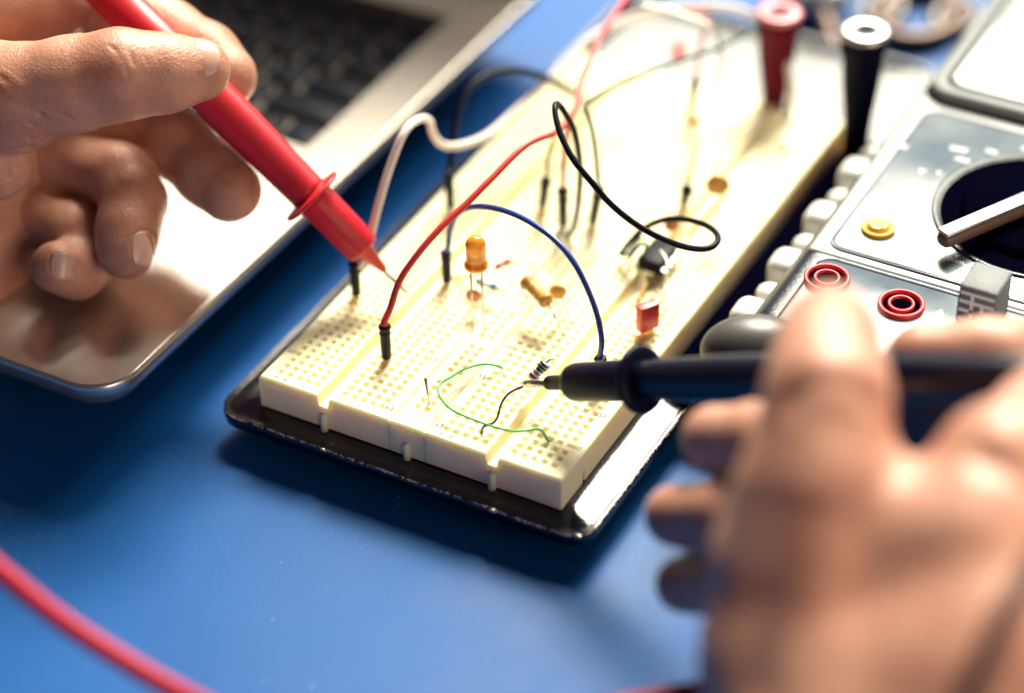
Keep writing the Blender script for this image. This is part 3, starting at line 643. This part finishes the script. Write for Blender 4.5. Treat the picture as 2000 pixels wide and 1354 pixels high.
resistor('small reddish resistor behind the orange LED', A_, B_, .75, [[A_, Q(940, 530, 4.5), Q(885, 545, -.5)], [B_, Q(1020, 508, 4), Q(1040, 520, 2), Q(1048, 535, -.5)]], M['bandred'], [(.1, .6, M['bandblack']), (.5, .5, M['brown']), (.8, .5, M['brown'])])
A_, B_ = Q(930, 548, 4.5), Q(972, 563, 4.5)
resistor('small blue resistor crossing behind the legs of the orange LED', A_, B_, .8, [[A_, Q(912, 543, 4), Q(885, 540, -.5)], [B_, Q(1000, 566, 4), Q(1030, 578, 3), Q(1045, 590, -.5)]], M['resblue'], [(.15, .7, M['blue']), (.5, 1.0, M['white']), (.85, .8, M['blue'])])
A_, B_ = P(1025, 547, 572), P(1071, 592, 566)
resistor('tan dog bone resistor leaning over the middle of the board', A_, B_, 1.85, [[A_, P(1030, 530, 574), Q(1047, 520, -.5)], [B_, P(1085, 620, 562), Q(1103, 655, -.5)]], M['tan'], [(.35, .5, M['yellow']), (.62, .5, M['yellow'])])
# capacitors
def disc_cap(label, c, r, th, material, leads):
    t = thing('capacitor', label, 'capacitor', c, 'small capacitors on the breadboard')
    g = G(); g.ell(c, (r, th, r), 16, axes=[RC[0], [RC[2][0], RC[2][1], 0], [0, 0, 1]]); g.make('body', material, t, smooth=True)
    for ld in leads: G().tube(spline(ld, 6), .24, 8).make('lead', M['lead'], t, smooth=True)
disc_cap('small reddish brown disc capacitor below the orange LED', P(925, 578, 574), 2.0, 1.0, M['ceramic'], [[P(918, 585, 575), Q(915, 612, -.5)], [P(932, 585, 575), Q(930, 616, -.5)]])
disc_cap('round tan capacitor beside the dog bone resistor', P(1090, 570, 570), 2.05, 1.5, M['tan'], [[P(1084, 580, 570), Q(1098, 628, -.5)], [P(1097, 580, 570), Q(1116, 632, -.5)]])
disc_cap('orange brown capacitor standing in the far right block', P(1402, 362, 592), 2.9, 1.4, M['tan'], [[P(1400, 345, 592), P(1392, 332, 590), P(1412, 312, 589)], [P(1403, 375, 592), Q(1405, 395, -.5)]])
disc_cap('rust coloured capacitor seen through the black wire loop', P(1312, 440, 592), 1.9, 1.0, M['ceramic'], [[P(1310, 448, 592), Q(1306, 470, -.5)]])
disc_cap('faint yellow capacitor low at the far end of the board', P(1358, 240, 622), 1.6, 1.0, M['yel'], [[P(1358, 246, 622), Q(1358, 262, -.5)]])
# red box capacitor
c0 = Q(1252, 652, 0); t = thing('film_capacitor', 'red box shaped film capacitor standing near the right edge of the board', 'capacitor', c0)
ang = math.radians(35); ax = (math.cos(ang), math.sin(ang), 0); ay = (-math.sin(ang), math.cos(ang), 0)
g = G(); g.obox(c0+np.array([1.0, 1.3, 4.8]), (.50, .866, 0), (-.866, .50, 0), (0, 0, 1), 2.6, 1.25, 3.6); g.make('box', M['redbox'], t, bevel=.15)
G().tube([c0+[0.2, .4, -1], c0+[0.2, .4, 1.5]], .25, 8).make('lead', M['lead'], t); G().tube([c0+[1.9, 2.4, -1], c0+[1.9, 2.4, 1.5]], .25, 8).make('lead', M['lead'], t)
# LED
def led(label, px, py, h, r, H, material):
    c = Q(px, py, 0); t = thing('led', label, 'LED', c)
    b = c+np.array([0, 0, h])
    pr = [(0, r*1.18), (.9, r*1.18), (1.0, r)]+[(1.0+(H-r-1)*k/4, r) for k in range(1, 5)]
    pr += [(H-r+r*math.sin(a), r*math.cos(a)) for a in np.linspace(.12, math.pi/2, 10)]
    g = G(); g._lathe(b, np.array([0, 0, 1.0]), pr, 32, 0, True); lo = g.make('lens', material, t, smooth=True)
    for s_ in (-1, 1):
        d = np.array(RC[0])*1.27*s_; d[2] = 0
        G().tube([c+d+[0, 0, -1.5], b+d+[0, 0, -.02]], .25, 8).make('lead', M['lead'], t, smooth=True)
    return t
led('orange LED on two long legs under the blue wire arch', 934, 648, 19.5, 2.42, 8.6, M['led'])
led('tiny red LED far back on the board', 1324, 128, 1.5, 1.5, 6, M['ledred'])
# chip
c0 = Q(1272, 540, 0); t = thing('chip', 'black integrated circuit on silver legs beside the black wire loop', 'chip', c0)
g = G(); g.box(c0[0]-3.2, c0[1]-1.5, 2.2, c0[0]+3.2, c0[1]+8.5, 5.6); g.make('chip_body', M['chip'], t, bevel=.3)
for sx in (-1, 1):
    for k in range(4):
        y = c0[1]-.3+k*PT; x = c0[0]+sx*3.2
        g = G(); g.add([(x, y-.6, 3.6), (x+sx*.8, y-.6, 3.4), (x+sx*.8, y+.6, 3.4), (x, y+.6, 3.6), (x, y-.6, 3.3), (x+sx*.6, y-.6, 3.1), (x+sx*.6, y+.6, 3.1), (x, y+.6, 3.3)], [(0, 1, 2, 3), (4, 5, 6, 7), (0, 1, 5, 4), (3, 2, 6, 7)])
        g.box(min(x+sx*.5, x+sx*.8), y-.6, .8, max(x+sx*.5, x+sx*.8), y+.6, 3.4); g.box(min(x+sx*.5, x+sx*.8), y-.25, -1.5, max(x+sx*.5, x+sx*.8), y+.25, .8)
        g.make('chip_leg', M['silver'], t)
wire('teal wire scrap reaching left from the chip', [Q(1210, 495, 3), Q(1225, 498, 3.5), Q(1238, 480, 4.5), Q(1252, 462, 5)], .45, M['dkgreen'], (), None, group='wire scraps round the chip')
wire('dark wire scrap reaching right of the chip', [Q(1303, 505, 4), Q(1305, 485, 4.5), Q(1298, 470, 4), Q(1290, 455, 2)], .4, M['blue'], (), None, group='wire scraps round the chip')

wire('thin grey wire loop standing over the far side of the chip', [Q(1245, 440, .3), P(1262, 415, 590), P(1285, 408, 590), P(1305, 412, 590), Q(1318, 440, .3)], .3, M['lead'], (), None, group='wire scraps round the chip')
wire('teal wire scrap crossing left of the chip towards the front', [Q(1228, 510, .3), P(1243, 485, 580), P(1262, 478, 579), Q(1250, 520, .3)], .35, M['dkgreen'], (), None, group='wire scraps round the chip')
wire('thin grey lead bending down in front of the right side of the chip', [Q(1296, 560, .3), P(1304, 530, 574), P(1300, 505, 576), P(1290, 490, 578)], .3, M['lead'], (), None, group='wire scraps round the chip')

# ------------------------------------------------------------------ test probes
tip = P(794, 572, 578); fl = P(609, 384, 571); D = fl-tip; Lf = np.linalg.norm(D); D /= Lf
far = P(180, -45, 564); D2 = (far-fl); L2 = np.linalg.norm(D2); D2 /= L2
rp = thing('test_probe', 'red test probe held by the left hand with its tip on the board', 'probe', tip, 'test probes')
g = G(); g._lathe(tip, D, [(-1, .05), (0, .35), (2, .55), (9, .6)], 16, 0, True); g.make('metal_tip', M['needle'], rp, smooth=True)
g = G(); g._lathe(tip, D, [(7.6, .7), (7.8, .9), (14.4, 2.1), (14.8, 3.9), (15.2, 4.25), (15.8, 4.45), (Lf-2, 4.75), (Lf+1, 4.8)], 44, 0, True); g.make('guard', M['redprobe'], rp, smooth=True)
g = G(); g._lathe(fl, D, [(-.9, 4.6), (-.6, 5.4), (-.42, 8.0), (-.3, 8.25), (.25, 8.25), (.4, 8.0), (.6, 5.4), (.9, 4.7)], 56, 0, True); g.make('finger_flange', M['redprobe'], rp, smooth=True)
g = G(); g._lathe(fl, D2, [(0, 4.8), (2, 4.75), (10, 4.9), (18, 5.15), (28, 5.4), (42, 5.4), (L2, 5.0)], 44, 0, True); g.make('grip', M['redprobe'], rp, smooth=True)

tip = P(1016, 750, 549); fl = P(1252, 742, 521); D = fl-tip; Lf = np.linalg.norm(D); D /= Lf
far = P(2150, 738, 440); D2 = (far-fl); L2 = np.linalg.norm(D2); D2 /= L2
bp_ = thing('test_probe', 'black test probe held by the right hand touching the blue resistor', 'probe', tip, 'test probes')
s_ = Lf/37.0
g = G(); g._lathe(tip, D, [(-.3, .05), (.9, .55), (2.0, .9), (2.4, 1.0), (2.7, .8), (3.2, .95), (10, .95)], 20, 0, True); g.make('metal_tip', M['steel'], bp_, smooth=True)
g = G(); g._lathe(tip, D, [(8.3, .96), (9.2, 1.55), (10, 1.7), (15.2, 1.8), (15.8, 3.1), (17.0, 4.0), (18.4, 4.45), (Lf-1, 4.85), (Lf, 4.9)], 44, 0, True); g.make('guard', M['black'], bp_, smooth=True)
g = G(); g._lathe(fl, D, [(-.8, 4), (-.75, 7.2), (-.3, 7.6), (.4, 7.6), (.8, 7.2), (.9, 4.6)], 56, 0, True); g.make('finger_flange', M['black'], bp_, smooth=True)
g = G(); g._lathe(fl, D2, [(0, 4.3), (3, 4.4), (12, 4.8), (25, 5.3), (60, 5.4), (L2*.8, 4.6), (L2, 4.2)], 44, 0, True); g.make('grip', M['blackgloss'], bp_, smooth=True)

# leads of the probes
pts = [P(-120, 1010, 462), P(0, 1115, 460), P(150, 1232, 458), P(380, 1368, 456), P(620, 1470, 460), P(900, 1480, 464), P(1190, 1385, 470), P(1400, 1345, 474), P(1560, 1330, 484)]
o = G().tube(spline(pts, 12), [2.1]*97, 20).make('test_lead', M['redcable'], None, smooth=True)
tag(o, 'glossy red test lead sweeping across the bottom left corner in front of the mat', 'cable')
o = G().tube(spline([P(1860, 1440, 372), P(1915, 1310, 372), P(1980, 1180, 374), P(2060, 1060, 378), P(2150, 960, 390)], 12), 2.1, 20).make('test_lead', M['blackrub'], None, smooth=True)
tag(o, 'dark test lead crossing over the wrist at the bottom right corner', 'cable')

# ------------------------------------------------------------------ hands, as one smooth surface each
def surface_nets(D, org, h):
    nx, ny, nz = D.shape
    ins = D < 0
    cnt = np.zeros((nx-1, ny-1, nz-1), np.float32); acc = np.zeros((nx-1, ny-1, nz-1, 3), np.float32)
    cs = [(i, j, k) for i in (0, 1) for j in (0, 1) for k in (0, 1)]
    def c(o_, A): return A[o_[0]:nx-1+o_[0], o_[1]:ny-1+o_[1], o_[2]:nz-1+o_[2]]
    for a in cs:
        for ax in range(3):
            if a[ax]: continue
            b = list(a); b[ax] = 1; b = tuple(b)
            da, db = c(a, D), c(b, D); cr = (da < 0) != (db < 0)
            t = np.where(cr, da/np.where(cr, da-db, 1), 0)
            p = [np.full(t.shape, float(a[i]), np.float32) for i in range(3)]; p[ax] = t
            for i in range(3): acc[..., i] += np.where(cr, p[i], 0)
            cnt += cr
    m_ = cnt > 0; idx = -np.ones(m_.shape, np.int64); idx[m_] = np.arange(m_.sum())
    ii = np.argwhere(m_); V = (ii+acc[m_]/cnt[m_][:, None])*h+org
    F = []
    for ax in range(3):
        b = [0, 0, 0]; b[ax] = 1
        sl0 = tuple(slice(0, n_-1) if i == ax else slice(1, n_-1) for i, n_ in enumerate(D.shape))
        sl1 = tuple(slice(1, n_) if i == ax else slice(1, n_-1) for i, n_ in enumerate(D.shape))
        cr = ins[sl0] != ins[sl1]; q = np.argwhere(cr)
        for i in range(3):
            if i != ax: q[:, i] += 1
        u, v = [(1, 2), (2, 0), (0, 1)][ax]
        def at(du, dv):
            r = q.copy(); r[:, u] -= du; r[:, v] -= dv; return idx[r[:, 0], r[:, 1], r[:, 2]]
        f = np.stack([at(0, 0), at(1, 0), at(1, 1), at(0, 1)], 1)
        flip = ins[sl0][cr]; f[~flip] = f[~flip][:, ::-1]
        F.append(f)
    return V, np.concatenate(F)
def smin(a, b, k):
    h = np.clip(.5+.5*(b-a)/k, 0, 1); return b*(1-h)+a*h-k*h*(1-h)
def rcone(X, a, b, ra, rb):
    ba = b-a; t = np.clip(((X-a) @ ba)/np.dot(ba, ba), 0, 1)
    return np.linalg.norm(X-a-t[..., None]*ba, axis=-1)-(ra+(rb-ra)*t)
def seg_dist(X, pts):
    d = None
    for a, b in zip(pts[:-1], pts[1:]):
        ba = b-a; t = np.clip(((X-a) @ ba)/np.dot(ba, ba), 0, 1); q = np.linalg.norm(X-a-t[..., None]*ba, axis=-1)
        d = q if d is None else np.minimum(d, q)
    return d
def build_hand(chains, h, kin, kout, lo, hi, clipfn=None, hollows=(), creases=(), smooth_it=2):
    allp = np.array([p for ch in chains for p, r in ch[0]])
    org = np.maximum(allp.min(0)-26, lo); end = np.minimum(allp.max(0)+26, hi)
    n_ = np.ceil((end-org)/h).astype(int)
    ax = [org[i]+h*np.arange(n_[i]) for i in range(3)]
    Dm = np.full(n_, 1e3, np.float32)
    B = 24
    for i0 in range(0, n_[0], B):                          # slab by slab to keep memory low
        X = np.stack(np.meshgrid(ax[0][i0:i0+B], ax[1], ax[2], indexing='ij'), -1).astype(np.float32)
        tot = None
        for ch, ko in chains:
            d = None
            for (a, ra), (b, rb) in zip(ch[:-1], ch[1:]):
                q = rcone(X, a.astype(np.float32), b.astype(np.float32), ra, rb); d = q if d is None else smin(d, q, kin)
            tot = d if tot is None else smin(tot, d, ko)
        for c, r, depth in hollows:
            tot = tot+depth*np.exp(-(np.linalg.norm(X-c, axis=-1)/r)**2)
        Dm[i0:i0+B] = tot
    Dm[0] = Dm[-1] = 5; Dm[:, 0] = Dm[:, -1] = 5; Dm[:, :, 0] = Dm[:, :, -1] = 5
    V, F = surface_nets(Dm, org, h)
    # relax, then press the creases in
    E = np.concatenate([F[:, [0, 1]], F[:, [1, 2]], F[:, [2, 3]], F[:, [3, 0]]])
    for _ in range(smooth_it):
        s = np.zeros_like(V); c = np.zeros(len(V))
        for i in range(3): s[:, i] = np.bincount(E[:, 0], V[E[:, 1], i], len(V))+np.bincount(E[:, 1], V[E[:, 0], i], len(V))
        c = np.bincount(E[:, 0], minlength=len(V))+np.bincount(E[:, 1], minlength=len(V)); V = V*.5+.5*s/c[:, None]
    e1 = V[F[:, 2]]-V[F[:, 0]]; e2 = V[F[:, 3]]-V[F[:, 1]]; fn = np.cross(e1, e2); N_ = np.zeros_like(V)
    for k in range(4):
        for i in range(3): N_[:, i] += np.bincount(F[:, k], fn[:, i], len(V))
    N_ /= np.linalg.norm(N_, axis=1)[:, None]+1e-9
    if np.mean((V-V.mean(0))*N_) < 0: N_ = -N_
    disp = np.zeros(len(V))
    for pts, w, dep in creases:
        d = seg_dist(V, pts); disp -= dep*np.exp(-(d/w)**2); disp += dep*.28*np.exp(-((d-2.2*w)/(1.3*w))**2)
    return V+N_*disp[:, None], F
def hand_object(V, F, material, label):
    o = obj('hand', V, F.tolist(), material, None, smooth=True); tag(o, label, 'hand'); return o
def nail(parent, c, right, upv, w, l, lift=0.0):           # a thin curved plate set into the fingertip
    c = np.array(c, float); r = np.array(right, float); r /= np.linalg.norm(r); u = np.array(upv, float); u -= r*np.dot(u, r); u /= np.linalg.norm(u); nrm = np.cross(r, u)
    if np.dot(nrm, CC-c) < 0: nrm = -nrm
    V = []; F = []; n_ = 14
    for i in range(n_+1):
        for j in range(n_+1):
            a = -1+2*i/n_; b = -1+2*j/n_
            sx = a*math.sqrt(1-b*b*.38); sy = b*math.sqrt(1-a*a*.38)
            V.append(c+r*sx*w+u*sy*l+nrm*(lift-(sx*w)**2/(3.0*w)-(sy*l)**2/(2*l)*.16))
    for i in range(n_):
        for j in range(n_): F.append((i*(n_+1)+j, (i+1)*(n_+1)+j, (i+1)*(n_+1)+j+1, i*(n_+1)+j+1))
    o = obj('fingernail', V, F, M['nail'], parent, smooth=True)
    md = o.modifiers.new('thick', 'SOLIDIFY'); md.thickness = .0005; md.offset = -1
    return o

# left hand (thumb over the red probe, index behind it, other fingers curled)
C = lambda *a: [(P(x, y, d), r) for x, y, d, r in a]
LH = [
 (C((-900, 80, 600, 34), (-330, 150, 590, 27), (-150, 190, 588, 23), (-70, 300, 588, 19)), 1),
 (C((-70, 300, 588, 18), (-60, 480, 588, 17), (-110, 620, 590, 16)), 6),
 (C((-190, 215, 566, 17), (-40, 196, 557, 14.2), (35, 190, 553, 12.2), (140, 165, 549, 10.8), (235, 146, 547, 10.3), (320, 143, 549, 8.9), (388, 137, 552, 7.4)), 5),
 (C((-120, 345, 562, 10), (0, 330, 560, 6.6), (22, 322, 560, 5.0)), 2.5),
 (C((-200, -60, 583, 15), (-20, 20, 576, 12.5), (110, 5, 580, 9.5)), 4),
 (C((-20, -60, 590, 12), (150, -10, 588, 9.8), (325, 72, 583, 8.9), (400, 112, 578, 8.2), (438, 150, 575, 7.9)), 1.2),
 (C((-60, 190, 596, 11), (150, 225, 594, 9.4), (270, 245, 590, 8.8), (350, 285, 583, 8.2), (410, 338, 577, 8.1), (448, 372, 573, 7.8)), 1.2),
 (C((-80, 330, 606, 15), (60, 350, 603, 11), (170, 390, 598, 8)), 3),
 (C((-60, 280, 596, 10), (130, 310, 588, 8.2), (235, 345, 578, 8.0), (262, 395, 573, 7.6), (250, 450, 569, 7.3), (246, 488, 567, 7.1)), .8),
 (C((-60, 400, 594, 9), (70, 420, 586, 7.2), (150, 450, 579, 6.9), (180, 500, 578, 6.6), (150, 528, 573, 6.6), (112, 522, 568, 6.3)), .8),
]
def crz(*p): return [np.array(q) for q in p]
def cr(pts, d, w, dep): return ([P(x, y, d) for x, y in pts], w, dep)
LC = [cr([(205, 75), (225, 100), (245, 135), (250, 150)], 537, .5, .2), cr([(262, 72), (280, 98), (290, 125)], 538, .5, .2), cr([(238, 78), (256, 105), (262, 125)], 537, .45, .22),
      cr([(0, 200), (60, 240), (100, 275), (118, 300)], 543, .6, .35), cr([(0, 240), (50, 262), (80, 290)], 546, .6, .4), cr([(10, 160), (60, 195), (110, 215), (140, 235)], 541, .7, .35),
      cr([(0, 262), (40, 285), (72, 296)], 550, 1.0, .8), cr([(0, 150), (40, 170), (90, 180)], 541, .6, .3), cr([(0, 330), (30, 345), (60, 322)], 554, .8, .4),
      cr([(40, 25), (60, 60), (62, 90)], 563, 1.0, .6), cr([(140, 30), (152, 62)], 566, .9, .12), cr([(0, 178), (30, 205), (70, 215), (90, 235)], 541, .6, .3),
      cr([(250, 335), (285, 352), (312, 372)], 566, .9, .12), cr([(225, 352), (262, 395), (300, 400)], 566, .8, .12)]
TN = P(388, 137, 552)+7.55*(RC[0]*.05+RC[1]*.35+RC[2]*.93); RN = P(246, 488, 567)+7.2*(RC[0]*.75+RC[2]*.66); PN = P(112, 522, 568)+6.4*(RC[0]*.41+RC[2]*.91)
def nring(c, r, u, w, l): return ([c+r*w*math.cos(a)+u*l*math.sin(a)-RC[2]*.8*abs(math.cos(a)) for a in np.linspace(0, 2*math.pi, 20)], .5, .35)
LC += [nring(TN, RC[1]*.93-RC[2]*.35, RC[0], 5.2, 6.0), nring(RN, -RC[0]*.66+RC[2]*.75, RC[1], 3.9, 4.6), nring(PN, -RC[0]*.91+RC[2]*.41, RC[1], 3.4, 3.5)]
V, F = build_hand(LH, .5, 3.0, 2, np.array([-190., -400, -400]), np.array([400., 400, 400]), creases=LC)
lh = hand_object(V, F, M['skinL'], 'left hand gripping the red probe between thumb and index finger')
nail(lh, TN, RC[1]*.93-RC[2]*.35, RC[0]*.95-RC[1]*.1-RC[2]*.2, 4.9, 5.6, .25)
nail(lh, RN, -RC[0]*.66+RC[2]*.75, RC[1], 3.6, 4.2, .1)
nail(lh, PN, -RC[0]*.91+RC[2]*.41, RC[1]*.95+RC[0]*.2, 3.1, 3.2, .1)

# right hand (back of the hand towards us, index finger pressing on the black probe)
RH = [
 (C((1640, 1500, 420, 22), (1560, 1300, 428, 17.5), (1565, 1100, 430, 16), (1590, 965, 428, 13.6)), 1),
 (C((1800, 1600, 415, 26), (1760, 1350, 420, 22), (1700, 1120, 425, 16), (1650, 1000, 428, 12)), 9),
 (C((1590, 965, 427, 13.6), (1606, 865, 428, 10.9), (1616, 775, 430, 11.0), (1618, 700, 438, 9.6), (1620, 655, 446, 8.6), (1620, 632, 452, 7.6)), 5),
 (C((1990, 1600, 410, 26), (1940, 1300, 413, 20), (1900, 1080, 418, 14.5), (1955, 915, 424, 11.2), (2060, 830, 440, 11), (2120, 760, 462, 10.4), (2050, 722, 484, 9.2), (1930, 702, 490, 8.2), (1800, 700, 493, 7.4)), 9),
 (C((1570, 1010, 450, 12), (1572, 900, 460, 8.8), (1485, 862, 468, 7.3), (1395, 857, 478, 6.9)), 2),
 (C((1510, 1120, 450, 13), (1520, 1020, 464, 8.8), (1420, 1008, 470, 6.9), (1318, 1008, 480, 6.4)), 2),
 (C((1500, 1250, 452, 13), (1505, 1150, 464, 8.4), (1420, 1142, 470, 6.3), (1335, 1142, 480, 5.9)), 2),
]
HO = [(P(1525, 945, 416), 7.5, 1.3), (P(1800, 1140, 402), 15, 1.0)]
V, F = build_hand(RH, 1.0, 4.0, 2, np.array([-400., -400, -400]), np.array([400., 400, 400]), hollows=HO, smooth_it=4, creases=[cr([(1535, 770), (1590, 752), (1650, 752), (1700, 772)], 420, 1.6, .9), cr([(1540, 800), (1600, 788), (1650, 788), (1700, 800)], 420, 1.6, .7), cr([(1560, 682), (1620, 670), (1680, 684)], 429, 1.4, .8), cr([(1500, 1010), (1480, 1150), (1470, 1330)], 411, 5, 1.2), cr([(1670, 1010), (1690, 1150), (1690, 1330)], 408, 6, 1.3), cr([(1930, 900), (1985, 950), (2010, 1000)], 412, 2.2, 1.0)])
rh = hand_object(V, F, M['skinR'], 'right hand seen from its back pressing the black probe with its index finger')
nail(rh, P(1622, 612, 443.5), RC[0], RC[1]*.8+RC[2]*-.6, 4.8, 5.0, .15)
